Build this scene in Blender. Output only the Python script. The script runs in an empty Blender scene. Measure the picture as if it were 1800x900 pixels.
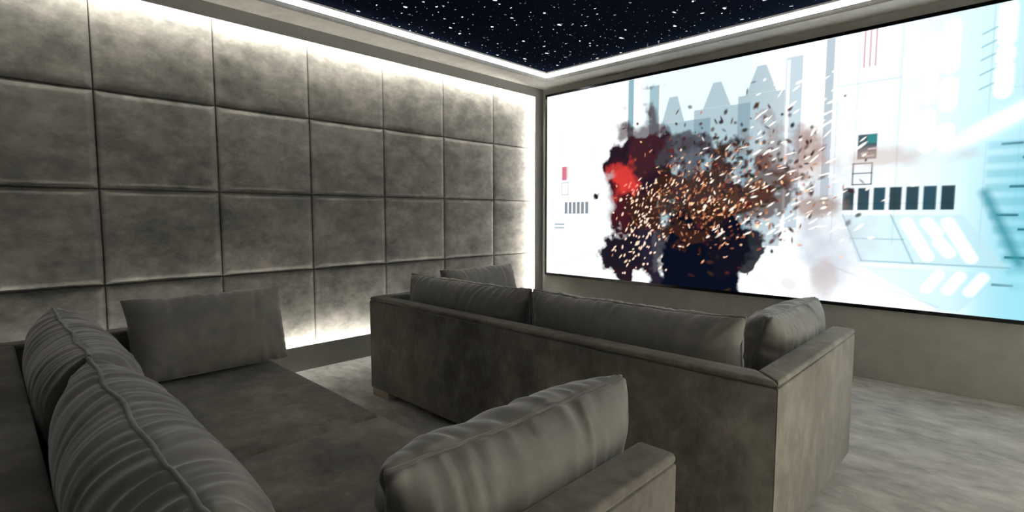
import bpy, bmesh, math, random
import numpy as np
from mathutils import Vector, noise

scene = bpy.context.scene
col = scene.collection
random.seed(7)
rng = np.random.default_rng(11)

# ------------------------------------------------------------------ helpers
def link(name, me, mat=None, parent=None):
    o = bpy.data.objects.new(name, me)
    col.objects.link(o)
    if mat is not None and me is not None and len(me.materials) == 0:
        me.materials.append(mat)
    if parent is not None:
        o.parent = parent
    return o

def tag(o, label=None, cat=None, group=None, kind=None):
    if label: o['label'] = label
    if cat: o['category'] = cat
    if group: o['group'] = group
    if kind: o['kind'] = kind
    return o

def empty(name, loc):
    o = bpy.data.objects.new(name, None)
    o.empty_display_size = .1
    o.location = loc
    col.objects.link(o)
    return o

def mesh_np(name, verts, faces, smooth=True):
    me = bpy.data.meshes.new(name)
    me.from_pydata([tuple(map(float, v)) for v in verts], [], [tuple(map(int, f)) for f in faces])
    if smooth:
        me.polygons.foreach_set('use_smooth', np.ones(len(me.polygons), dtype=bool))
    me.update()
    return me

def to_mesh(bm, name, smooth=False):
    bmesh.ops.recalc_face_normals(bm, faces=bm.faces)
    me = bpy.data.meshes.new(name)
    bm.to_mesh(me); bm.free()
    if smooth:
        for p in me.polygons: p.use_smooth = True
    return me

def add_prism(bm, poly, z0, z1, bev=0.0, seg=3):
    """extruded footprint polygon, all edges bevelled"""
    b = bmesh.new()
    lo = [b.verts.new((x, y, z0)) for x, y in poly]
    hi = [b.verts.new((x, y, z1)) for x, y in poly]
    n = len(poly)
    b.faces.new(lo[::-1]); b.faces.new(hi)
    for i in range(n):
        b.faces.new((lo[i], lo[(i+1) % n], hi[(i+1) % n], hi[i]))
    bmesh.ops.recalc_face_normals(b, faces=b.faces)
    if bev > 0:
        bmesh.ops.bevel(b, geom=list(b.edges), offset=bev, segments=seg, profile=.5, affect='EDGES', clamp_overlap=True)
    t = bpy.data.meshes.new('tmp'); b.to_mesh(t); b.free()
    bm.from_mesh(t); bpy.data.meshes.remove(t)

def add_box(bm, x0, x1, y0, y1, z0, z1, bev=0.0, seg=2):
    add_prism(bm, [(x0, y0), (x1, y0), (x1, y1), (x0, y1)], z0, z1, bev, seg)

def box_mesh(name, x0, x1, y0, y1, z0, z1, bev=0.0, seg=2):
    bm = bmesh.new(); add_box(bm, x0, x1, y0, y1, z0, z1, bev, seg)
    me = to_mesh(bm, name, smooth=False)
    if bev > 0:
        smooth_flat(me)
    return me

def smooth_flat(me):
    """smooth shading with faces kept flat by sharp angles"""
    me.polygons.foreach_set('use_smooth', np.ones(len(me.polygons), dtype=bool))
    me.set_sharp_from_angle(angle=math.radians(35))

def tube_mesh(name, pts, r, closed=True, seg=8):
    pts = np.asarray(pts, float); n = len(pts)
    if closed:
        tan = np.roll(pts, -1, 0) - np.roll(pts, 1, 0)
    else:
        tan = np.gradient(pts, axis=0)
    tan /= np.linalg.norm(tan, axis=1)[:, None] + 1e-9
    ref = np.tile(np.array([0, 1., 0]), (n, 1))
    bad = np.abs((tan * ref).sum(1)) > .95
    ref[bad] = (1., 0, 0)
    a = np.cross(tan, ref); a /= np.linalg.norm(a, axis=1)[:, None] + 1e-9
    b = np.cross(tan, a)
    V = []; F = []
    for k in range(seg):
        t = 2*math.pi*k/seg
        V.append(pts + r*(math.cos(t)*a + math.sin(t)*b))
    V = np.stack(V, 1).reshape(-1, 3)
    m = n if closed else n-1
    for i in range(m):
        j = (i+1) % n
        for k in range(seg):
            l = (k+1) % seg
            F.append((i*seg+k, i*seg+l, j*seg+l, j*seg+k))
    return mesh_np(name, V, F)

# ------------------------------------------------------------------ materials
def new_mat(name):
    m = bpy.data.materials.new(name); m.use_nodes = True
    nt = m.node_tree; nt.nodes.clear()
    return m, nt

def N(nt, typ, **kw):
    n = nt.nodes.new(typ)
    for k, v in kw.items():
        if k.startswith('in_'):
            key = k[3:]
            n.inputs[int(key) if key.isdigit() else key.replace('_', ' ')].default_value = v
        else:
            setattr(n, k, v)
    return n

def mottled(name, dark, mid, light, scale=1.0, stretch=(1, 1, 1), rough=.85, sheen=0.0, bump=.15, fine=260, contrast=1.0, spec=.25):
    """cloudy velvet / microcement: two layers of cloud noise plus a fine nap"""
    m, nt = new_mat(name); L = nt.links
    out = N(nt, 'ShaderNodeOutputMaterial'); bs = N(nt, 'ShaderNodeBsdfPrincipled')
    L.new(bs.outputs[0], out.inputs[0])
    geo = N(nt, 'ShaderNodeNewGeometry')
    mp = N(nt, 'ShaderNodeMapping'); mp.inputs['Scale'].default_value = stretch
    L.new(geo.outputs['Position'], mp.inputs['Vector'])
    n1 = N(nt, 'ShaderNodeTexNoise', in_Scale=3.2*scale, in_Detail=8.0, in_Roughness=.62, in_Distortion=.12)
    n2 = N(nt, 'ShaderNodeTexNoise', in_Scale=11.0*scale, in_Detail=6.0, in_Roughness=.7, in_Distortion=.2)
    n3 = N(nt, 'ShaderNodeTexNoise', in_Scale=fine, in_Detail=2.0)
    for n in (n1, n2, n3): L.new(mp.outputs[0], n.inputs['Vector'])
    mx = N(nt, 'ShaderNodeMix', data_type='FLOAT'); mx.inputs[0].default_value = .46
    L.new(n1.outputs[0], mx.inputs[2]); L.new(n2.outputs[0], mx.inputs[3])
    rp = N(nt, 'ShaderNodeValToRGB'); e = rp.color_ramp.elements
    w = .17/contrast
    e[0].position = .5-w; e[0].color = (*dark, 1)
    e[1].position = .5+w; e[1].color = (*light, 1)
    k = e.new(.5); k.color = (*mid, 1)
    L.new(mx.outputs[0], rp.inputs[0])
    L.new(rp.outputs[0], bs.inputs['Base Color'])
    bs.inputs['Roughness'].default_value = rough
    bs.inputs['Specular IOR Level'].default_value = spec
    bs.inputs['Sheen Weight'].default_value = sheen
    bs.inputs['Sheen Roughness'].default_value = .35
    ad = N(nt, 'ShaderNodeMath', operation='MULTIPLY_ADD'); ad.inputs[1].default_value = .25
    L.new(n3.outputs[0], ad.inputs[0]); L.new(n2.outputs[0], ad.inputs[2])
    bp = N(nt, 'ShaderNodeBump'); bp.inputs['Strength'].default_value = bump; bp.inputs['Distance'].default_value = .004
    L.new(ad.outputs[0], bp.inputs['Height']); L.new(bp.outputs[0], bs.inputs['Normal'])
    return m

def plain(name, c, rough=.5, metal=0.0, spec=.5):
    m, nt = new_mat(name)
    out = N(nt, 'ShaderNodeOutputMaterial'); bs = N(nt, 'ShaderNodeBsdfPrincipled')
    nt.links.new(bs.outputs[0], out.inputs[0])
    nz = N(nt, 'ShaderNodeTexNoise', in_Scale=900.0, in_Detail=1.0)
    geo = N(nt, 'ShaderNodeNewGeometry'); nt.links.new(geo.outputs['Position'], nz.inputs['Vector'])
    bp = N(nt, 'ShaderNodeBump'); bp.inputs['Strength'].default_value = .03; bp.inputs['Distance'].default_value = .001
    nt.links.new(nz.outputs[0], bp.inputs['Height']); nt.links.new(bp.outputs[0], bs.inputs['Normal'])
    bs.inputs['Base Color'].default_value = (*c, 1)
    bs.inputs['Roughness'].default_value = rough; bs.inputs['Metallic'].default_value = metal
    bs.inputs['Specular IOR Level'].default_value = spec
    return m

def emit(name, c, s):
    m, nt = new_mat(name)
    out = N(nt, 'ShaderNodeOutputMaterial'); em = N(nt, 'ShaderNodeEmission')
    em.inputs[0].default_value = (*c, 1); em.inputs[1].default_value = s
    nt.links.new(em.outputs[0], out.inputs[0])
    return m

M = {}
M['panel'] = mottled('panel_velvet', (.070, .071, .064), (.145, .140, .124), (.25, .234, .208), scale=.9, stretch=(1, .85, 1.25), rough=.8, sheen=.1, bump=.12, contrast=1.25)
M['sofa'] = mottled('sofa_velvet', (.085, .079, .065), (.168, .156, .132), (.29, .27, .232), scale=1.0, contrast=1.25, stretch=(1, 1, .75), rough=.85, sheen=.3, bump=.12)
M['cushion'] = mottled('cushion_velvet', (.115, .112, .099), (.172, .166, .148), (.235, .227, .204), scale=1.1, rough=.62, sheen=.9, bump=.05, contrast=1.0, spec=.35)
M['floor'] = mottled('floor_carpet', (.26, .255, .238), (.47, .46, .43), (.68, .665, .625), scale=1.0, contrast=1.3, stretch=(.7, 1.3, 1), rough=.95, sheen=.1, bump=.35, fine=420)
M['plaster'] = mottled('wall_microcement', (.25, .243, .225), (.30, .29, .268), (.345, .332, .308), scale=.6, rough=.7, bump=.06)
M['backcloth'] = mottled('wall_dark_fabric', (.05, .048, .042), (.07, .067, .06), (.09, .087, .078), rough=.9)
M['soffit'] = mottled('soffit_microcement', (.42, .40, .36), (.53, .51, .465), (.63, .61, .565), scale=1.4, stretch=(1, 1, 1), rough=.8, bump=.08)
M['trim'] = mottled('trim_paint', (.25, .25, .232), (.285, .283, .262), (.32, .315, .29), scale=.7, rough=.6, bump=.03)
M['foot'] = plain('foot_wood', (.50, .43, .34), .55)
M['black_metal'] = plain('black_frame_metal', (.045, .045, .045), .16, metal=1.0)
M['profile'] = plain('aluminium_profile', (.45, .45, .44), .4, metal=.9)
M['thread'] = plain('seam_thread', (.06, .055, .045), .9)
M['led'] = emit('led_cove', (.93, .97, 1.0), 5.5)
M['led_wash'] = emit('led_wash', (1.0, .96, .89), 150.0)
M['led_fill'] = emit('led_fill_unseen_wall', (1.0, .96, .895), 2200.0)  # strong fill for the strips added on the unseen right wall

def star_mat():
    m, nt = new_mat('star_ceiling_black'); L = nt.links
    out = N(nt, 'ShaderNodeOutputMaterial'); bs = N(nt, 'ShaderNodeBsdfPrincipled')
    L.new(bs.outputs[0], out.inputs[0])
    bs.inputs['Base Color'].default_value = (.004, .006, .012, 1)
    bs.inputs['Roughness'].default_value = .6
    bs.inputs['Specular IOR Level'].default_value = 0.0
    geo = N(nt, 'ShaderNodeNewGeometry')
    wob = N(nt, 'ShaderNodeTexNoise', in_Scale=60.0, in_Detail=2.0)
    L.new(geo.outputs['Position'], wob.inputs['Vector'])
    vm = N(nt, 'ShaderNodeVectorMath', operation='MULTIPLY_ADD')
    L.new(wob.outputs['Color'], vm.inputs[0]); vm.inputs[1].default_value = (.035, .035, 0); L.new(geo.outputs['Position'], vm.inputs[2])
    total = None
    for sc, st, rmin, rmax, rot in ((5.0, (1.0, .55, 1), .012, .058, .5), (6.5, (.6, 1.0, 1), .01, .055, -.7), (11.0, (1, 1, 1), .01, .05, .2)):
        mp = N(nt, 'ShaderNodeMapping'); mp.inputs['Scale'].default_value = st; mp.inputs['Rotation'].default_value = (0, 0, rot)
        L.new(vm.outputs[0], mp.inputs['Vector'])
        vo = N(nt, 'ShaderNodeTexVoronoi', voronoi_dimensions='2D', feature='F1', in_Scale=sc, in_Randomness=1.0)
        L.new(mp.outputs[0], vo.inputs['Vector'])
        sp = N(nt, 'ShaderNodeSeparateColor'); L.new(vo.outputs['Color'], sp.inputs[0])
        pw = N(nt, 'ShaderNodeMath', operation='POWER'); pw.inputs[1].default_value = 2.0; L.new(sp.outputs[0], pw.inputs[0])
        mr = N(nt, 'ShaderNodeMapRange'); mr.inputs['To Min'].default_value = rmin; mr.inputs['To Max'].default_value = rmax
        L.new(pw.outputs[0], mr.inputs['Value'])
        lt = N(nt, 'ShaderNodeMath', operation='LESS_THAN'); L.new(vo.outputs['Distance'], lt.inputs[0]); L.new(mr.outputs[0], lt.inputs[1])
        br = N(nt, 'ShaderNodeMapRange'); br.inputs['To Min'].default_value = .15; br.inputs['To Max'].default_value = 3.0
        L.new(sp.outputs[1], br.inputs['Value'])
        mu = N(nt, 'ShaderNodeMath', operation='MULTIPLY'); L.new(lt.outputs[0], mu.inputs[0]); L.new(br.outputs[0], mu.inputs[1])
        if total is None: total = mu
        else:
            mm = N(nt, 'ShaderNodeMath', operation='MAXIMUM'); L.new(total.outputs[0], mm.inputs[0]); L.new(mu.outputs[0], mm.inputs[1]); total = mm
    bs.inputs['Emission Color'].default_value = (.9, .95, 1, 1)
    L.new(total.outputs[0], bs.inputs['Emission Strength'])
    return m
M['stars'] = star_mat()

# ------------------------------------------------------------------ room dimensions (metres)
XL, XR = -3.895, 1.05        # visible face of the left frame, right wall
YF, YB = 4.495, -1.50        # screen wall, wall behind the camera
ZC = 2.60                    # soffit
XW = -4.06                   # masonry behind the padded panels

def struct(name, me, mat):
    return tag(link(name, me, mat), kind='structure')

struct('floor', box_mesh('floor', XW-.1, XR+.1, YB-.1, YF+.1, -.1, 0), M['floor'])
struct('wall_front', box_mesh('wall_front', XW-.1, XR+.1, YF, YF+.1, 0, 2.9), M['plaster'])
struct('wall_back', box_mesh('wall_back', XW-.1, XR+.1, YB-.1, YB, 0, 2.9), M['backcloth'])
struct('wall_left', box_mesh('wall_left', XW-.1, XW, YB, YF, 0, 2.9), M['plaster'])
struct('wall_right', box_mesh('wall_right', XR, XR+.1, YB, YF, 0, 2.9), M['plaster'])

# soffit: a ring of lowered ceiling around the star field
RX0, RX1, RY0, RY1 = -3.64, .80, -1.25, 4.25
ZS = 2.698
bm = bmesh.new()
add_box(bm, XW, RX0, YB, YF, ZC, 2.80)
add_box(bm, RX1, XR, YB, YF, ZC, 2.80)
add_box(bm, RX0, RX1, RY1, YF, ZC, 2.80)
add_box(bm, RX0, RX1, YB, RY0, ZC, 2.80)
struct('ceiling', to_mesh(bm, 'ceiling'), M['soffit'])
star = link('star_ceiling_panel', box_mesh('star_ceiling_panel', RX0+.001, RX1-.001, RY0+.001, RY1-.001, ZS, ZS+.06), M['stars'])
tag(star, 'black star ceiling panel dotted with tiny white fibre lights', 'star ceiling', kind='thing')

# frame around the padded wall: pelmet on top, plinth below, pilaster at the screen corner
struct('trim_1', box_mesh('trim_1', -3.905, XL, YB, YF, 2.505, ZC), M['trim'])
struct('trim_2', box_mesh('trim_2', -3.905, XL, 4.365, YF, .19, 2.505), M['trim'])
bm = bmesh.new()
add_box(bm, -3.905, XL, YB, YF, 0, .19)
add_box(bm, XW, -3.978, YB, YF, .12, .1565)      # ledge the bottom row of panels stands on
struct('baseboard_left', to_mesh(bm, 'baseboard_left'), M['trim'])

# ------------------------------------------------------------------ light strips
def led_strip(name, a, b, normal, h, label, group, mat, cat='light strip'):
    """a-b: ends of the strip on the surface it is fixed to; h: visible height; normal points away from the surface"""
    a = Vector(a); b = Vector(b); n = Vector(normal)
    d = (b-a).normalized(); up = n.cross(d).normalized()
    t = tag(empty(name, a), label, cat, group)
    def slab(nm, o0, o1, hh, m):
        bmx = bmesh.new(); vs = []
        for p in (a, b):
            for s, o in ((-1, o0), (1, o0), (1, o1), (-1, o1)):
                vs.append(bmx.verts.new(p + up*(s*hh/2) + n*o - a))
        bmx.faces.new(vs[0:4]); bmx.faces.new(vs[4:8][::-1])
        for k in range(4):
            l = (k+1) % 4
            bmx.faces.new((vs[k], vs[4+k], vs[4+l], vs[l]))
        return link(nm, to_mesh(bmx, nm), m, t)
    slab('profile', 0.0005, .006, h, M['profile'])
    slab('diffuser', .006, .010, h*.94, mat)
    return t

cz, ch = 2.657, .046
G = 'light strips round the star ceiling'
led_strip('led_strip', (RX0, RY0, cz), (RX0, RY1-.011, cz), (1, 0, 0), ch, 'long white light strip round the star ceiling, on the padded wall side', G, M['led'])
led_strip('led_strip', (RX0+.011, RY1, cz), (RX1-.011, RY1, cz), (0, -1, 0), ch, 'white light strip round the star ceiling, above the projection screen', G, M['led'])
led_strip('led_strip', (RX1, RY0, cz), (RX1, RY1-.011, cz), (-1, 0, 0), ch, 'white light strip round the star ceiling, on the side facing the padded wall', G, M['led'])
G = 'hidden light strips washing the padded wall'
c_, s_ = .82, .57
led_strip('wash_light', (-3.907, YB, 2.575), (-3.907, 4.36, 2.575), (-c_, 0, -s_), .03, 'warm light strip hidden behind the pelmet above the padded wall', G, M['led_wash'])
led_strip('wash_light', (-3.907, YB, .115), (-3.907, 4.36, .115), (-c_, 0, s_), .03, 'warm light strip hidden behind the plinth below the padded wall', G, M['led_wash'])
led_strip('wash_light', (-3.912, 4.435, .2), (-3.912, 4.435, 2.5), (-c_, -s_, 0), .03, 'warm upright light strip hidden behind the corner pilaster', G, M['led_wash'])
# pelmet, plinth and strips added on the unseen opposite wall, lighting the sofa arms
struct('trim_3', box_mesh('trim_3', XR-.075, XR-.065, YB, YF, 2.505, ZC), M['trim'])
struct('baseboard_right', box_mesh('baseboard_right', XR-.075, XR-.065, YB, YF, 0, .19), M['trim'])
G = 'added fill light strips on the unseen opposite wall'
led_strip('wash_light', (XR-.063, 1.0, 2.575), (XR-.063, 4.40, 2.575), (c_, 0, -s_), .03, 'warm fill strip added behind the pelmet of the unseen wall opposite the padded one', G, M['led_fill'])
led_strip('wash_light', (XR-.063, 1.0, .115), (XR-.063, 4.40, .115), (c_, 0, s_), .03, 'warm fill strip added behind the plinth of the unseen wall opposite the padded one', G, M['led_fill'])

# ------------------------------------------------------------------ padded wall panels
PW, PH, GAP = .660, .5905, .004
PX = -4.000
ZP = .1775
def panel_mesh(seed, drop=0.0):
    w, h = PW-GAP, PH-GAP+drop
    def axis(L):
        e = np.array([0, .002, .006, .012, .019, .026, .033, .039, .044, .050, .06])
        mid = np.linspace(.085, L-.085, 11)
        return np.concatenate([e, mid, (L-e)[::-1]])
    ys, zs = axis(w), axis(h)
    Yg, Zg = np.meshgrid(ys, zs)
    d = np.minimum(np.minimum(Yg, w-Yg), np.minimum(Zg, h-Zg))
    s = np.clip(d/.036, 0, 1)
    prof = .0085*(s*.7 + .3*(1-(1-s)**2))
    prof += .008*np.sqrt(np.clip((1-(2*Yg/w-1)**4)*(1-(2*Zg/h-1)**4), 0, 1))
    prof += .0055*np.clip(d/.004, 0, 1)**.5 - .0010
    r, c = Yg.shape
    bump = np.zeros_like(prof)
    for j in range(r):
        for i in range(c):
            bump[j, i] = noise.noise(Vector((ys[i]*5, zs[j]*5, seed*7.3)))*.0016
    prof += bump*s
    V = np.stack([prof, Yg-w/2, Zg-(h-drop)/2-drop], -1).reshape(-1, 3)
    F = [(j*c+i, j*c+i+1, (j+1)*c+i+1, (j+1)*c+i) for j in range(r-1) for i in range(c-1)]
    # side skirt and back
    rim = [i for i in range(c)] + [j*c+c-1 for j in range(1, r)] + [(r-1)*c+i for i in range(c-2, -1, -1)] + [j*c for j in range(r-2, 0, -1)]
    base = len(V)
    back = V[rim].copy(); back[:, 0] = -.05
    V = np.concatenate([V, back])
    n = len(rim)
    for k in range(n):
        l = (k+1) % n
        F.append((rim[l], rim[k], base+k, base+l))
    F.append(tuple(range(base, base+n)))
    me = mesh_np('padded_panel', V, F)
    me.set_sharp_from_angle(angle=math.radians(60))
    return me
pms = [panel_mesh(k) for k in range(4)]
pmb = [panel_mesh(k+4, .022) for k in range(2)]
rows = [('bottom row', ZP+PH*.5), ('second row from the plinth', ZP+PH*1.5), ('third row from the plinth', ZP+PH*2.5), ('top row', ZP+PH*3.5)]
cols = ['column beside the screen corner', 'second column from the screen corner', 'third column from the screen corner', 'fourth column from the screen corner',
        'fifth column from the screen corner', 'sixth column from the screen corner', 'seventh column from the screen corner', 'eighth column from the screen corner']
Y_END = .511 + 6*PW
for ci in range(8):
    yc = Y_END - PW*(ci+.5)
    for ri, (rn, zc) in enumerate(rows):
        o = link('padded_panel', pmb[ci % 2] if ri == 0 else pms[(ci*3+ri*5) % 4], M['panel'])
        o.location = (PX-.0, yc, zc)
        tag(o, 'grey padded wall panel, %s, %s' % (rn, cols[ci]), 'wall panel', 'padded panels covering the wall', 'thing')

# ------------------------------------------------------------------ projection screen
SX0, SX1, SZ0, SZ1 = -3.80, .55, .550, 2.500
SY = 4.455
scr = tag(empty('projection_screen', (SX0, YF, SZ0)), 'huge lit cinema screen in a thin black frame on the end wall', 'screen')
def screen_frame():
    b = bmesh.new(); t = .026
    add_box(b, SX0-t, SX1+t, SY-.006, YF-.002, SZ1, SZ1+t, .002, 1)
    add_box(b, SX0-t, SX1+t, SY-.006, YF-.002, SZ0-t, SZ0, .002, 1)
    add_box(b, SX0-t, SX0, SY-.006, YF-.002, SZ0, SZ1, .002, 1)
    add_box(b, SX1, SX1+t, SY-.006, YF-.002, SZ0, SZ1, .002, 1)
    for v in b.verts: v.co -= Vector((SX0, YF, SZ0))
    return to_mesh(b, 'frame')
link('frame', screen_frame(), M['black_metal'], scr)

def picture():
    """a generic film still: pale panelled hall, burst of dark smoke and sparks; metres on the screen"""
    step = .0062
    nx = int((SX1-SX0)/step)+1; nz = int((SZ1-SZ0)/step)+1
    xs = np.linspace(SX0, SX1, nx); zs = np.linspace(SZ0, SZ1, nz)
    X, Z = np.meshgrid(xs, zs)
    def vn(x, z, seed):      # value noise
        r = np.random.default_rng(seed).random((64, 64))
        xi = np.floor(x).astype(int); zi = np.floor(z).astype(int)
        fx = x-xi; fz = z-zi; fx = fx*fx*(3-2*fx); fz = fz*fz*(3-2*fz)
        a = r[zi % 64, xi % 64]; b_ = r[zi % 64, (xi+1) % 64]; c = r[(zi+1) % 64, xi % 64]; d = r[(zi+1) % 64, (xi+1) % 64]
        return (a*(1-fx)+b_*fx)*(1-fz)+(c*(1-fx)+d*fx)*fz
    def fbm(x, z, seed, o=5):
        s = 0; a = .5
        for k in range(o):
            s = s+a*vn(x*2**k+k*5.3, z*2**k+k*9.1, seed+k); a *= .5
        return s
    # background: white at the left, pale cyan towards the right
    t = np.clip((X+1.6)/1.75, 0, 1)
    I = np.stack([1.18-.70*t**2, 1.22-.36*t**2, 1.25-.28*t**2], -1)
    I *= (.95+.10*fbm(X*2, Z*2, 1))[..., None]
    def over(c, a):
        nonlocal I
        a = np.clip(a, 0, 1)[..., None]
        I = I*(1-a)+np.array(c)*a
    def rect(x0, x1, z0, z1, c, a=1.0, e=.006):
        m = np.clip((X-x0)/e+.5, 0, 1)*np.clip((x1-X)/e+.5, 0, 1)*np.clip((Z-z0)/e+.5, 0, 1)*np.clip((z1-Z)/e+.5, 0, 1)
        over(c, m*a)
    def poly(pts, c, a=1.0, e=.010):
        m = np.ones_like(X)*1e9; n = len(pts)
        for i in range(n):
            (x0, z0), (x1, z1) = pts[i], pts[(i+1) % n]
            l = math.hypot(x1-x0, z1-z0)
            m = np.minimum(m, ((X-x0)*(z1-z0)-(Z-z0)*(x1-x0))/l)
        over(c, np.clip(m/e+.5, 0, 1)*a)
    def line(x0, z0, x1, z1, w, c, a=1.0, soft=.006):
        dx, dz = x1-x0, z1-z0; l2 = dx*dx+dz*dz
        u = np.clip(((X-x0)*dx+(Z-z0)*dz)/l2, 0, 1)
        d = np.hypot(X-x0-u*dx, Z-z0-u*dz)
        over(c, np.clip((w/2-d)/soft+.5, 0, 1)*a)
    def capsule(x0, z0, x1, z1, w, a=1.0):
        line(x0, z0, x1, z1, w, (1.5, 1.55, 1.55), a, .03)
    steel = (.20, .33, .40); ink = (.010, .020, .026); teal = (.10, .34, .42); pale = (.52, .72, .78)
    # distant stepped skyline behind the smoke, between two pipes
    over((.60, .84, .90), np.clip((X+2.85)/.3, 0, 1)*np.clip((-1.35-X)/.3, 0, 1)*.55)
    rect(-2.77, -2.71, 1.6, 2.5, (.16, .36, .44), .85)
    for (x0, x1, z1, a) in ((-2.44, -1.95, 2.04, .70), (-2.10, -1.62, 2.12, .62), (-1.72, -1.36, 2.18, .62)):
        rect(x0, x1, .95, z1, steel, a)
    for (x, zb, zt, w0, w1) in ((-2.30, 2.04, 2.27, .11, .04), (-1.90, 2.12, 2.33, .12, .035), (-1.54, 2.18, 2.40, .12, .035)):
        poly([(x-w1, zt), (x+w1, zt), (x+w0, zb), (x-w0, zb)], steel, .62)
    rect(-2.54, -2.44, 1.2, 2.40, (.24, .42, .50), .8)
    rect(-2.44, -2.42, 1.2, 2.38, (1.2, 1.25, 1.3), .8)
    rect(-1.36, -1.24, 1.1, 2.42, (.42, .58, .66), .75); rect(-1.35, -1.33, 1.1, 2.40, (1.3, 1.35, 1.4), .9)
    rect(-1.085, -1.03, 1.3, 2.5, (.34, .45, .52), .75)
    # panel lines on the hall wall
    for x in (-3.6, -3.35, -3.2, -1.0, -.875, -.625, -.17, -.02):
        line(x, 1.0, x, 2.5, .008, pale, .55)
    for (x0, x1, z) in ((-1.0, -.62, 2.14), (-3.8, -3.3, 1.22), (-3.8, -3.42, .80), (-.95, -.30, 1.28), (-.17, .55, 1.98)):
        line(x0, z, x1, z, .008, pale, .7)
    for k in range(3):
        line(-.845+.034*k, 2.25, -.845+.034*k, 2.5, .009, (.62, .16, .22), .8)
        line(-3.52+.028*k, 2.24, -3.52+.028*k, 2.46, .006, (.9, .55, .6), .7)
    # glowing lozenges
    for (x, z0, z1) in ((-.57, 2.14, 2.40), (-.57, 1.72, 2.0), (-.47, 1.98, 2.36), (-.47, 1.66, 1.86), (-.37, 2.16, 2.42), (-.37, 1.92, 2.05), (-.37, 1.66, 1.76), (-.11, 2.28, 2.46), (-.11, 2.17, 2.20), (-.11, 1.96, 2.10)):
        capsule(x, z0, x, z1, .075)
    for z in (2.36, 2.28, 2.20, 2.11, 2.02):
        line(-.22, z-.03, -.155, z, .010, (.12, .42, .50), .6)
    # cyan field and shelves far right
    tr = np.clip((X+.30)/.35, 0, 1)
    over((.20, .66, .82), tr*np.clip((1.95-Z)/.6, 0, 1)*.78)
    rect(-.02, .55, 2.39, 2.5, (.02, .16, .18), .9); rect(-.01, .55, 2.0, 2.12, (.05, .50, .72), .9)
    for k in range(11):
        z = 1.66-.088*k
        rect(-.16+.012*max(0, k-4)*2, .55, z-.05, z, (.12, .50, .60), .42, .02)
        rect(-.10+.05*(k*7 % 5), .0+.05*(k*7 % 5), z-.028, z-.012, (.01, .12, .16), .85)
    poly([(-.17, 1.36), (-.12, 1.36), (.16, .86), (-.02, .86)][::-1], (.02, .25, .32), .0)
    line(-.16, 1.34, .02, .90, .05, (.04, .30, .38), .8, .04)
    # dark vents in a row, right and left
    for k in range(7):
        x0 = -.935+.0935*k
        rect(x0, x0+.070, 1.235, 1.395, (.008, .035+.012*(k % 3), .05+.02*(k % 3)), .97)
    for k in range(6):
        x0 = -3.545+.055*k
        rect(x0, x0+.038, 1.215, 1.34, (.10, .13, .16), .85)
    rect(-.858, -.742, 1.60, 1.775, (.03, .07, .10), .95); rect(-.80, -.745, 1.71, 1.77, (.04, .30, .30), .8)
    for dx, dz, w in ((-.83, 1.64, .03), (-.79, 1.67, .05), (-.80, 1.62, .04)): line(dx, dz, dx+w, dz+.004, .014, (.9, .75, .7), .7)
    for (a0, b0, a1, b1) in ((-.88, 1.42, -.765, 1.42), (-.88, 1.57, -.765, 1.57), (-.88, 1.42, -.88, 1.57), (-.765, 1.42, -.765, 1.57), (-.88, 1.50, -.765, 1.50)):
        line(a0, b0, a1, b1, .009, ink, .9)
    rect(-3.585, -3.52, 1.575, 1.72, (.62, .03, .12), .85); rect(-3.525, -3.495, 1.60, 1.72, (.85, .6, .65), .8)
    for (a0, b0, a1, b1) in ((-3.585, 1.42, -3.5, 1.42), (-3.585, 1.55, -3.5, 1.55), (-3.585, 1.42, -3.585, 1.55), (-3.5, 1.42, -3.5, 1.55)):
        line(a0, b0, a1, b1, .008, (.25, .3, .32), .8)
    for z in (1.10, 1.06): line(-3.68, z, -3.55, z, .012, (.03, .22, .24), .85)
    # sloping console with light lozenges
    poly([(-.93, 1.20), (-.26, 1.20), (-.02, .86), (-.82, .86)], (.55, .80, .87), .55)
    line(-.93, 1.20, -.80, .87, .009, teal, .6); line(-.64, 1.20, -.50, .87, .009, teal, .6); line(-.80, .87, -.02, .87, .010, teal, .5)
    line(-.88, 1.03, -.56, 1.03, .008, teal, .5)
    for q in range(3):
        for k in range(2):
            x = -.55+.11*q+.07*k; z = 1.15-.13*k
            capsule(x, z, x+.055, z-.10+.03*(q % 2), .055)
    # bright shining floor with pale reflections
    over((1.2, 1.24, 1.25), np.clip((.84-Z)/.03, 0, 1)*np.clip((-.15-X)/.5, 0, 1)*.85)
    poly([(-.80, .83), (-.05, .83), (-.25, .56), (-.35, .56)], (.50, .80, .88), .5)
    for q in range(3): capsule(-.42+.11*q, .70, -.36+.11*q, .80, .05, .8)
    over((.45, .90, 1.0), np.clip((.86-Z)/.03, 0, 1)*np.clip((X+.15)/.2, 0, 1)*.5)
    line(-1.7, .86, -1.35, .55, .008, pale, .8); line(-1.1, .86, -.35, .58, .008, pale, .7); line(-3.7, .62, -3.2, .80, .006, pale, .7)
    # long white glare crossing from the right
    d = (Z-1.60)-(X+.43)*.57
    g = np.clip((X+.42)/.25, 0, 1)
    over((.55, .95, 1.2), g*np.exp(-(d/.15)**2)*.5); over((1.6, 1.65, 1.7), g*np.exp(-(d/.05)**2))
    # pale dust cloud at the right of the burst
    def cloud(cx, cz_, rx, rz, c, a, seed, fr=4.0, edge=.5, amp=1.6):
        e = 1-np.hypot((X-cx)/rx, (Z-cz_)/rz)
        n = fbm(X*fr, Z*fr, seed)
        over(c, np.clip((e+amp*(n-.5))/edge, 0, 1)*a)
    cloud(-1.12, 1.15, .30, .70, (.50, .54, .62), .70, 40, 4, .7)
    cloud(-1.00, .90, .26, .34, (.60, .66, .74), .6, 41, 5, .8)
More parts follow.
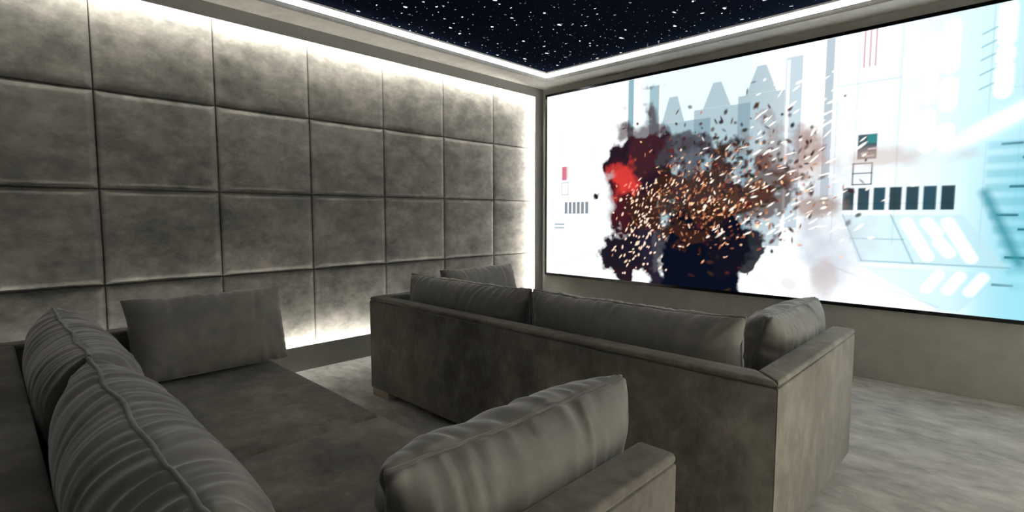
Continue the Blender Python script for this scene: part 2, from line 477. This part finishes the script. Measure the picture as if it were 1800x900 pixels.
    cloud(-1.18, 1.62, .20, .30, (.45, .28, .22), .70, 44, 6, .6)
    cloud(-.80, 1.60, .46, .09, (.60, .42, .36), .55, 47, 5, .6)
    cloud(-1.10, 1.27, .22, .09, (.34, .20, .14), .70, 50, 6, .5)
    cloud(-1.28, .66, .10, .09, (.30, .24, .22), .35, 52, 7, .5)
    cloud(-1.03, .74, .09, .16, (.55, .37, .30), .35, 53, 7, .5)
    # dark smoke: a maroon plume, a black plume, a ragged burst between
    cloud(-2.66, 1.28, .38, .90, (.020, .010, .018), 1.0, 60, 5, .2, 1.9)
    cloud(-2.56, 1.80, .36, .36, (.060, .016, .024), .80, 63, 6, .5, 2.2)
    cloud(-2.82, 1.40, .20, .46, (.085, .010, .016), .70, 64, 5, .5, 1.4)
    cloud(-2.80, .82, .30, .20, (.012, .010, .018), 1.0, 68, 5, .15, 1.2)
    cloud(-2.45, .95, .16, .40, (.020, .016, .035), .95, 66, 5, .2, 1.3)
    cloud(-2.02, .80, .40, .56, (.003, .005, .014), 1.0, 70, 4, .10, .9)
    cloud(-2.00, .62, .34, .30, (.003, .005, .014), 1.0, 71, 4, .10, .7)
    cloud(-1.72, .90, .20, .22, (.006, .006, .014), .97, 72, 6, .12, 1.6)
    cloud(-2.02, 1.32, .60, .38, (.040, .016, .012), .97, 73, 6, .18, 1.9)
    cloud(-2.10, 1.74, .34, .22, (.060, .055, .075), .80, 77, 7, .3, 2.0)
    cloud(-1.50, 1.38, .30, .26, (.09, .040, .030), .80, 79, 8, .3, 2.4)
    cloud(-1.42, 1.72, .26, .34, (.28, .16, .14), .50, 84, 9, .4, 2.2)
    # splinters and sparks
    r = np.random.default_rng(5)
    def dab(cx, cz_, l, w, ang, c, a=1.0):
        R = l*1.6
        i0 = max(0, int((cx-R-SX0)/step)); i1 = min(nx, int((cx+R-SX0)/step)+2)
        j0 = max(0, int((cz_-R-SZ0)/step)); j1 = min(nz, int((cz_+R-SZ0)/step)+2)
        if i0 >= i1 or j0 >= j1: return
        x = X[j0:j1, i0:i1]-cx; z = Z[j0:j1, i0:i1]-cz_
        u = x*math.cos(ang)+z*math.sin(ang); v = -x*math.sin(ang)+z*math.cos(ang)
        m = np.clip(1.7-np.hypot(u/(l*.5), v/(w*.5))*1.2, 0, 1)[..., None]*a
        I[j0:j1, i0:i1] = I[j0:j1, i0:i1]*(1-m)+np.array(c)*m
    for k in range(420):
        cx = r.normal(-1.88, .40); cz_ = r.normal(1.50, .27)
        dab(cx, cz_, r.uniform(.018, .06), r.uniform(.012, .035), r.uniform(0, 3), (r.uniform(.01, .10), r.uniform(.008, .035), r.uniform(.008, .03)), r.uniform(.6, 1))
    for k in range(640):
        cx = r.normal(-1.95, .36); cz_ = r.normal(1.34, .22)
        b_ = r.uniform(.5, 1.6)
        c = ((.70*b_, .30*b_, .15*b_), (.40*b_, .13*b_, .06*b_), (1.5, 1.2, .95), (1.3, .75, .45), (.16*b_, .05*b_, .03*b_))[r.choice(5, p=(.26, .26, .10, .14, .24))]
        dab(cx, cz_, r.uniform(.012, .042), r.uniform(.008, .017), r.normal(.9, .6), c, r.uniform(.7, 1))
    for k in range(130):
        dab(r.normal(-2.62, .17), r.uniform(.62, 1.55), r.uniform(.015, .045), r.uniform(.010, .02), r.normal(1.0, .35), (1.5, 1.05, .8), r.uniform(.7, 1))
    for k in range(150):
        dab(r.normal(-1.25, .35), r.uniform(1.0, 2.3), r.uniform(.02, .08), r.uniform(.008, .018), r.normal(.5, .25), (1.6, 1.5, 1.35), r.uniform(.5, .95))
    cloud(-2.80, 1.56, .16, .22, (.90, .06, .05), .75, 90, 9, .6, 2.2)
    V = np.stack([X-SX0, np.full_like(X, SY-YF), Z-SZ0], -1).reshape(-1, 3)
    idx = np.arange(nx*nz).reshape(nz, nx)
    F = np.stack([idx[:-1, :-1], idx[:-1, 1:], idx[1:, 1:], idx[1:, :-1]], -1).reshape(-1, 4)
    me = bpy.data.meshes.new('picture')
    me.vertices.add(len(V)); me.vertices.foreach_set('co', V.astype(np.float32).ravel())
    me.loops.add(F.size); me.loops.foreach_set('vertex_index', F.astype(np.int32).ravel())
    me.polygons.add(len(F)); me.polygons.foreach_set('loop_start', (np.arange(len(F))*4).astype(np.int32))
    me.update(calc_edges=True)
    ca = me.color_attributes.new('film', 'FLOAT_COLOR', 'POINT')
    rgba = np.concatenate([I.reshape(-1, 3), np.ones((len(V), 1))], 1).astype(np.float32)
    ca.data.foreach_set('color', rgba.ravel())
    m, nt = new_mat('screen_picture')
    out = N(nt, 'ShaderNodeOutputMaterial'); em = N(nt, 'ShaderNodeEmission'); at = N(nt, 'ShaderNodeAttribute', attribute_name='film')
    em.inputs[1].default_value = SCREEN_GAIN
    nt.links.new(at.outputs['Color'], em.inputs[0]); nt.links.new(em.outputs[0], out.inputs[0])
    return link('picture', me, m, scr)
SCREEN_GAIN = 1.0
picture()

# ------------------------------------------------------------------ sofas
SO_X0, SO_X1 = -3.05, -.525       # outer faces
WT = .098                          # arm and back thickness
DEP, SH = 1.105, .662              # depth, height
BOT = .052
def sofa_shell(poly):
    b = bmesh.new()
    add_prism(b, poly, BOT, SH-.026, .006, 2)
    add_prism(b, poly, SH-.0255, SH, .012, 4)
    me = to_mesh(b, 'shell'); smooth_flat(me); return me

def rounded_block(L, W, H, r, n, crown):
    """seat pad: rounded block with a crowned top, origin at bottom corner"""
    def ax(h):
        e = np.linspace(-h, -h+r, 6)[:-1]; return np.concatenate([e, np.linspace(-h+r, h-r, n), -e[::-1]])
    hx, hy, hz = L/2, W/2, H/2
    X_, Y_, Z_ = ax(hx), ax(hy), np.concatenate([np.linspace(-hz, -hz+r, 6)[:-1], np.linspace(-hz+r, hz-r, 4), np.linspace(hz-r, hz, 6)[1:]])
    V = []; F = []
    def face(A, B, fn, flip):
        base = len(V); na, nb = len(A), len(B)
        for b_ in B:
            for a_ in A: V.append(fn(a_, b_))
        for j in range(nb-1):
            for i in range(na-1):
                q = (base+j*na+i, base+j*na+i+1, base+(j+1)*na+i+1, base+(j+1)*na+i)
                F.append(q[::-1] if flip else q)
    face(X_, Y_, lambda a, b: (a, b, hz), False); face(X_, Y_, lambda a, b: (a, b, -hz), True)
    face(X_, Z_, lambda a, b: (a, -hy, b), False); face(X_, Z_, lambda a, b: (a, hy, b), True)
    face(Y_, Z_, lambda a, b: (hx, a, b), False); face(Y_, Z_, lambda a, b: (-hx, a, b), True)
    P = np.array(V); h = np.array([hx, hy, hz])
    inn = np.clip(P, -(h-r), h-r); d = P-inn
    ln = np.linalg.norm(d, axis=1)[:, None]
    P = inn + d/np.maximum(ln, 1e-9)*r
    u, v = P[:, 0]/hx, P[:, 1]/hy
    cr = crown*np.sqrt(np.clip((1-u**4)*(1-v**4), 0, 1))
    for k in range(len(P)):
        if P[k, 2] > 0:
            P[k, 2] += cr[k]*(P[k, 2]/hz) + .003*noise.noise(Vector((P[k, 0]*4, P[k, 1]*4, 3.0)))
    P += h
    me = mesh_np('seat_cushion', P, F)
    b = bmesh.new(); b.from_mesh(me); bmesh.ops.remove_doubles(b, verts=b.verts, dist=1e-5)
    bmesh.ops.recalc_face_normals(b, faces=b.faces); b.to_mesh(me); b.free()
    for p in me.polygons: p.use_smooth = True
    return me

w = SO_X1-SO_X0; t = WT
back_poly = [(0, 0), (w, 0), (w-t, t), (t, t)]
left_poly = [(0, 0), (t, t), (t, DEP), (0, DEP)]
right_poly = [(w, 0), (w, DEP), (w-t, DEP), (w-t, t)]
sx = (w-2*t)/2
def build_sofa():
    root = empty('sofa', (0, 0, 0))
    o = link('back', sofa_shell([(x, y) for x, y in back_poly]), M['sofa'], root)
    link('arm', sofa_shell([(x-.0006, y) for x, y in left_poly]), M['sofa'], root)
    link('arm', sofa_shell([(x+.0006, y) for x, y in right_poly]), M['sofa'], root)
    link('base', box_mesh('base', t+.001, w-t-.001, t+.001, DEP-.03, BOT, .248, .006), M['sofa'], root)
    seat = rounded_block(sx-.007, DEP-t-.002+.01, .155, .035, 14, .018)
    for k in range(2):
        s = link('seat_cushion', seat, M['sofa'], root)
        s.location = (t+.0035+k*sx, t+.001, .249)
    fm = box_mesh('foot', 0, .19, 0, .10, 0, BOT-.0005, .004)
    for fx in (.006, w-.24):
        for fy in (.008, DEP-.15):
            f = link('foot', fm, M['foot'], root); f.location = (fx, fy, 0)
            f['label'] = 'low pale wooden block foot'
    return root
def dup(root, loc):
    r = root.copy(); col.objects.link(r); r.location = loc
    for ch in root.children:
        c = ch.copy(); c.parent = r; col.objects.link(c)
    return r
Y_REAR, Y_FRONT = -.03, 1.77
bpy.context.view_layer.update()
sofa = build_sofa(); sofa.location = (SO_X0, Y_REAR, 0)
bpy.context.view_layer.update()
tag(sofa, 'grey velvet sofa with its seats open to view, nearer the camera', 'sofa', 'cinema sofas')
s2 = dup(sofa, (SO_X0, Y_FRONT, 0))
tag(s2, 'grey velvet sofa seen from its plain back, standing nearer the screen', 'sofa', 'cinema sofas')

# ------------------------------------------------------------------ loose cushions
def cushion(L, H, T, seed, nwr, amp, reach, pinch=.02, slump=.0):
    """plump feather cushion, x along, z up, y through; seam round the four edges; gathers run off the seam"""
    nu, nv = 230, 100
    def ax(n):
        s = np.linspace(-1, 1, n)
        return np.sign(s)*(1-(1-np.abs(s))**1.55)
    U, Wv = np.meshgrid(ax(nu), ax(nv))
    gu = np.clip(1-np.abs(U)**5.0, 0, 1); gv = np.clip(1-np.abs(Wv)**2.8, 0, 1)
    th = T*np.power(gu, .5)*np.power(gv, .52)
    outx = L/2 - pinch*(1-np.abs(Wv)**3)
    outz = H/2 - pinch*.55*(1-np.abs(U)**6)
    # slack seam line
    sag = np.array([noise.noise(Vector((x*L*3.5, seed, 2.0)))*.007 + noise.noise(Vector((x*L*13, seed, 8.0)))*.0012 for x in U[0]])
    seamy = np.array([noise.noise(Vector((x*L*3.0, seed, 5.0)))*.009 + noise.noise(Vector((x*L*11, seed, 15.0)))*.0015 for x in U[0]])
    X_ = U*outx; Z_ = Wv*outz + sag[None, :]*np.clip(Wv, 0, 1)
    wall = (1-gu**.5)*0
    sheets = []
    for s in (1, -1):
        Y_ = s*th + seamy[None, :]*np.abs(Wv)**3
        P = np.stack([X_, Y_, Z_], -1)
        du = np.gradient(P, axis=1); dv = np.gradient(P, axis=0)
        nr = np.cross(du, dv); nr /= np.linalg.norm(nr, axis=2)[..., None]+1e-12
        nr *= -s if True else s
        # make normals point outwards
        sg = np.sign((nr[..., 1:2]*s)); sg[sg == 0] = 1
        nr = nr*sg
        # distance along the cloth from each seam
        arc = np.cumsum(np.linalg.norm(np.diff(P, axis=0, prepend=P[:1]), axis=2), axis=0)
        dt = arc[-1:]-arc; db = arc
        arcu = np.cumsum(np.linalg.norm(np.diff(P, axis=1, prepend=P[:, :1]), axis=2), axis=1)
        dr = arcu[:, -1:]-arcu; dl = arcu
        D = np.zeros_like(U)
        for j in range(nv):
            for i in range(nu):
                x, z = X_[j, i], Z_[j, i]
                tot = 0
                fan = x*.55
                for d, c, k in ((dt[j, i], x+fan*dt[j, i], 1), (db[j, i], x+fan*db[j, i], 2), (dl[j, i], z, 3), (dr[j, i], z, 4)):
                    if d > reach*3: continue
                    rr = reach*(.75+.9*(noise.noise(Vector((c*6, k*3.1+s, seed+3))) + .3))
                    env = min(1, d/.012)*math.exp(-(d/max(rr, .02))**1.4)
                    if env < .01: continue
                    slant = d*1.1*noise.noise(Vector((c*3.0, k*2.0+s, seed+9)))
                    na = noise.noise(Vector(((c+slant)*nwr, d*2.6, seed+k*11+s*4)))
                    a = (1-math.sqrt(na*na+.012)*2.3)*(.75+.9*noise.noise(Vector((c*4.5, d*6, seed+k*5+s))))
                    b_ = noise.noise(Vector(((c+slant)*nwr*2.1, d*4.0, seed+k*17+s*6)))
                    tot += env*(a*.75+b_*.45)*(1 if k < 3 else .8)
                big = noise.noise(Vector((x*3, z*4, seed+s*20)))*.006*(gu[j, i]*gv[j, i])
                D[j, i] = tot*amp + big
        edge = np.clip(np.minimum(np.minimum(dt, db), np.minimum(dl, dr))/.008, 0, 1)
        sheets.append(P + nr*(D*edge)[..., None])
    A, B = sheets
    V = list(A.reshape(-1, 3)); idA = np.arange(nu*nv).reshape(nv, nu)
    inner = np.zeros((nv, nu), bool); inner[1:-1, 1:-1] = True
    idB = idA.copy(); idB[inner] = nu*nv + np.arange(inner.sum())
    V = np.concatenate([np.array(V), B[inner]])
    F = []
    for j in range(nv-1):
        for i in range(nu-1):
            F.append((idA[j, i], idA[j+1, i], idA[j+1, i+1], idA[j, i+1]))
            F.append((idB[j, i], idB[j, i+1], idB[j+1, i+1], idB[j+1, i]))
    seam = np.concatenate([A[0, :-1], A[:-1, -1], A[-1, :0:-1], A[:0:-1, 0]])
    # flatten where it sits
    zmin = -H/2+.030
    for arr in (V, seam):
        z = arr[:, 2]; low = z < zmin
        arr[low, 2] = zmin-(1-np.exp(-(zmin-z[low])/.010))*.010
    base = V[:, 2].min()
    V[:, 2] -= base; seam = seam.copy(); seam[:, 2] -= base
    me = mesh_np('cushion', V, F)
    # resample the seam
    d = np.r_[0, np.cumsum(np.linalg.norm(np.diff(np.vstack([seam, seam[:1]]), axis=0), axis=1))]
    q = np.linspace(0, d[-1], 420, endpoint=False)
    sm = np.vstack([seam, seam[:1]])
    sp = np.stack([np.interp(q, d, sm[:, a]) for a in range(3)], 1)
    sp[:, 2] = np.maximum(sp[:, 2], .006)
    pip = tube_mesh('piping', sp, .0052)
    return me, pip

def place_cushion(name, meshes, loc, rz, lean, label, cat, group, wall):
    root = tag(empty(name, loc), label, cat, group)
    root.rotation_euler = (lean, 0, rz)
    link('cover', meshes[0], M['cushion'], root)
    link('piping', meshes[1], M['cushion'], root)
    # rest it on the seat and against the back or arm (wall: axis, sign, plane)
    n = len(meshes[0].vertices); v = np.empty(n*3); meshes[0].vertices.foreach_get('co', v); v = v.reshape(-1, 3)
    n = len(meshes[1].vertices); v2 = np.empty(n*3); meshes[1].vertices.foreach_get('co', v2); v = np.vstack([v, v2.reshape(-1, 3)])
    rot = np.array(root.rotation_euler.to_matrix()); v = v @ rot.T
    root.location.z = ZSEAT + .0015 - v[:, 2].min()
    ax, sg, pl = wall
    ext = (v[v[:, 2]+root.location.z < SH, ax]*sg).max()
    root.location[ax] = pl - sg*(ext + .0015)
    return root

BK = [cushion(1.070, .405, .138, 3.0, 17, .0095, .20), cushion(1.070, .405, .134, 21.0, 18, .0095, .19)]
AK = [cushion(.70, .375, .128, 40.0, 12, .0150, .20), cushion(.70, .410, .115, 57.0, 14, .0135, .13)]
ZSEAT = .249+.155+.0215
R = math.radians
XC = (SO_X0+SO_X1)/2
gb, ga = 'back cushions on the sofas', 'end cushions leaning on the sofa arms'
for (yo, who, side) in ((Y_REAR, 'the sofa nearer the camera', 0), (Y_FRONT, 'the sofa nearer the screen', 1)):
    yb = yo+WT
    place_cushion('back_cushion', BK[side], (XC-.541, yb+.165, ZSEAT), 0, R(8), 'plump grey back cushion of %s, on the padded wall side' % who, 'cushion', gb, (1, -1, yb))
    place_cushion('back_cushion', BK[1-side], (XC+.541, yb+.165, ZSEAT), 0, R(8), 'plump grey back cushion of %s, farther from the padded wall' % who, 'cushion', gb, (1, -1, yb))
    place_cushion('arm_cushion', AK[1], (SO_X0+WT+.15, yo+.80, ZSEAT), R(-90), R(12), 'long grey cushion on %s, against its arm by the padded wall' % who, 'cushion', ga, (0, -1, SO_X0+WT))
    place_cushion('arm_cushion', AK[0], (SO_X1-WT-.15, yo+.820, ZSEAT), R(90), R(17), 'long grey cushion on %s, against its arm by the open floor' % who, 'cushion', ga, (0, 1, SO_X1-WT))

# ------------------------------------------------------------------ world, camera, view
wd = bpy.data.worlds.new('room_dark'); scene.world = wd; wd.use_nodes = True
wd.node_tree.nodes['Background'].inputs[0].default_value = (.02, .02, .02, 1)
cam = bpy.data.cameras.new('camera'); co = bpy.data.objects.new('camera', cam); col.objects.link(co)
cam.sensor_width = 36; cam.lens = 909/1800*36; cam.clip_start = .01
co.location = (0, 0, 1.2)
co.rotation_euler = (R(90-4.529), 0, R(44.305))
scene.camera = co
vs = scene.view_settings
vs.view_transform = 'Standard'; vs.look = 'None'; vs.gamma = 1; vs.use_curve_mapping = False
vs.exposure = 0.06
scene.cycles.use_denoising = True
scene.cycles.max_bounces = 10
scene.cycles.diffuse_bounces = 6
scene.cycles.caustics_reflective = False
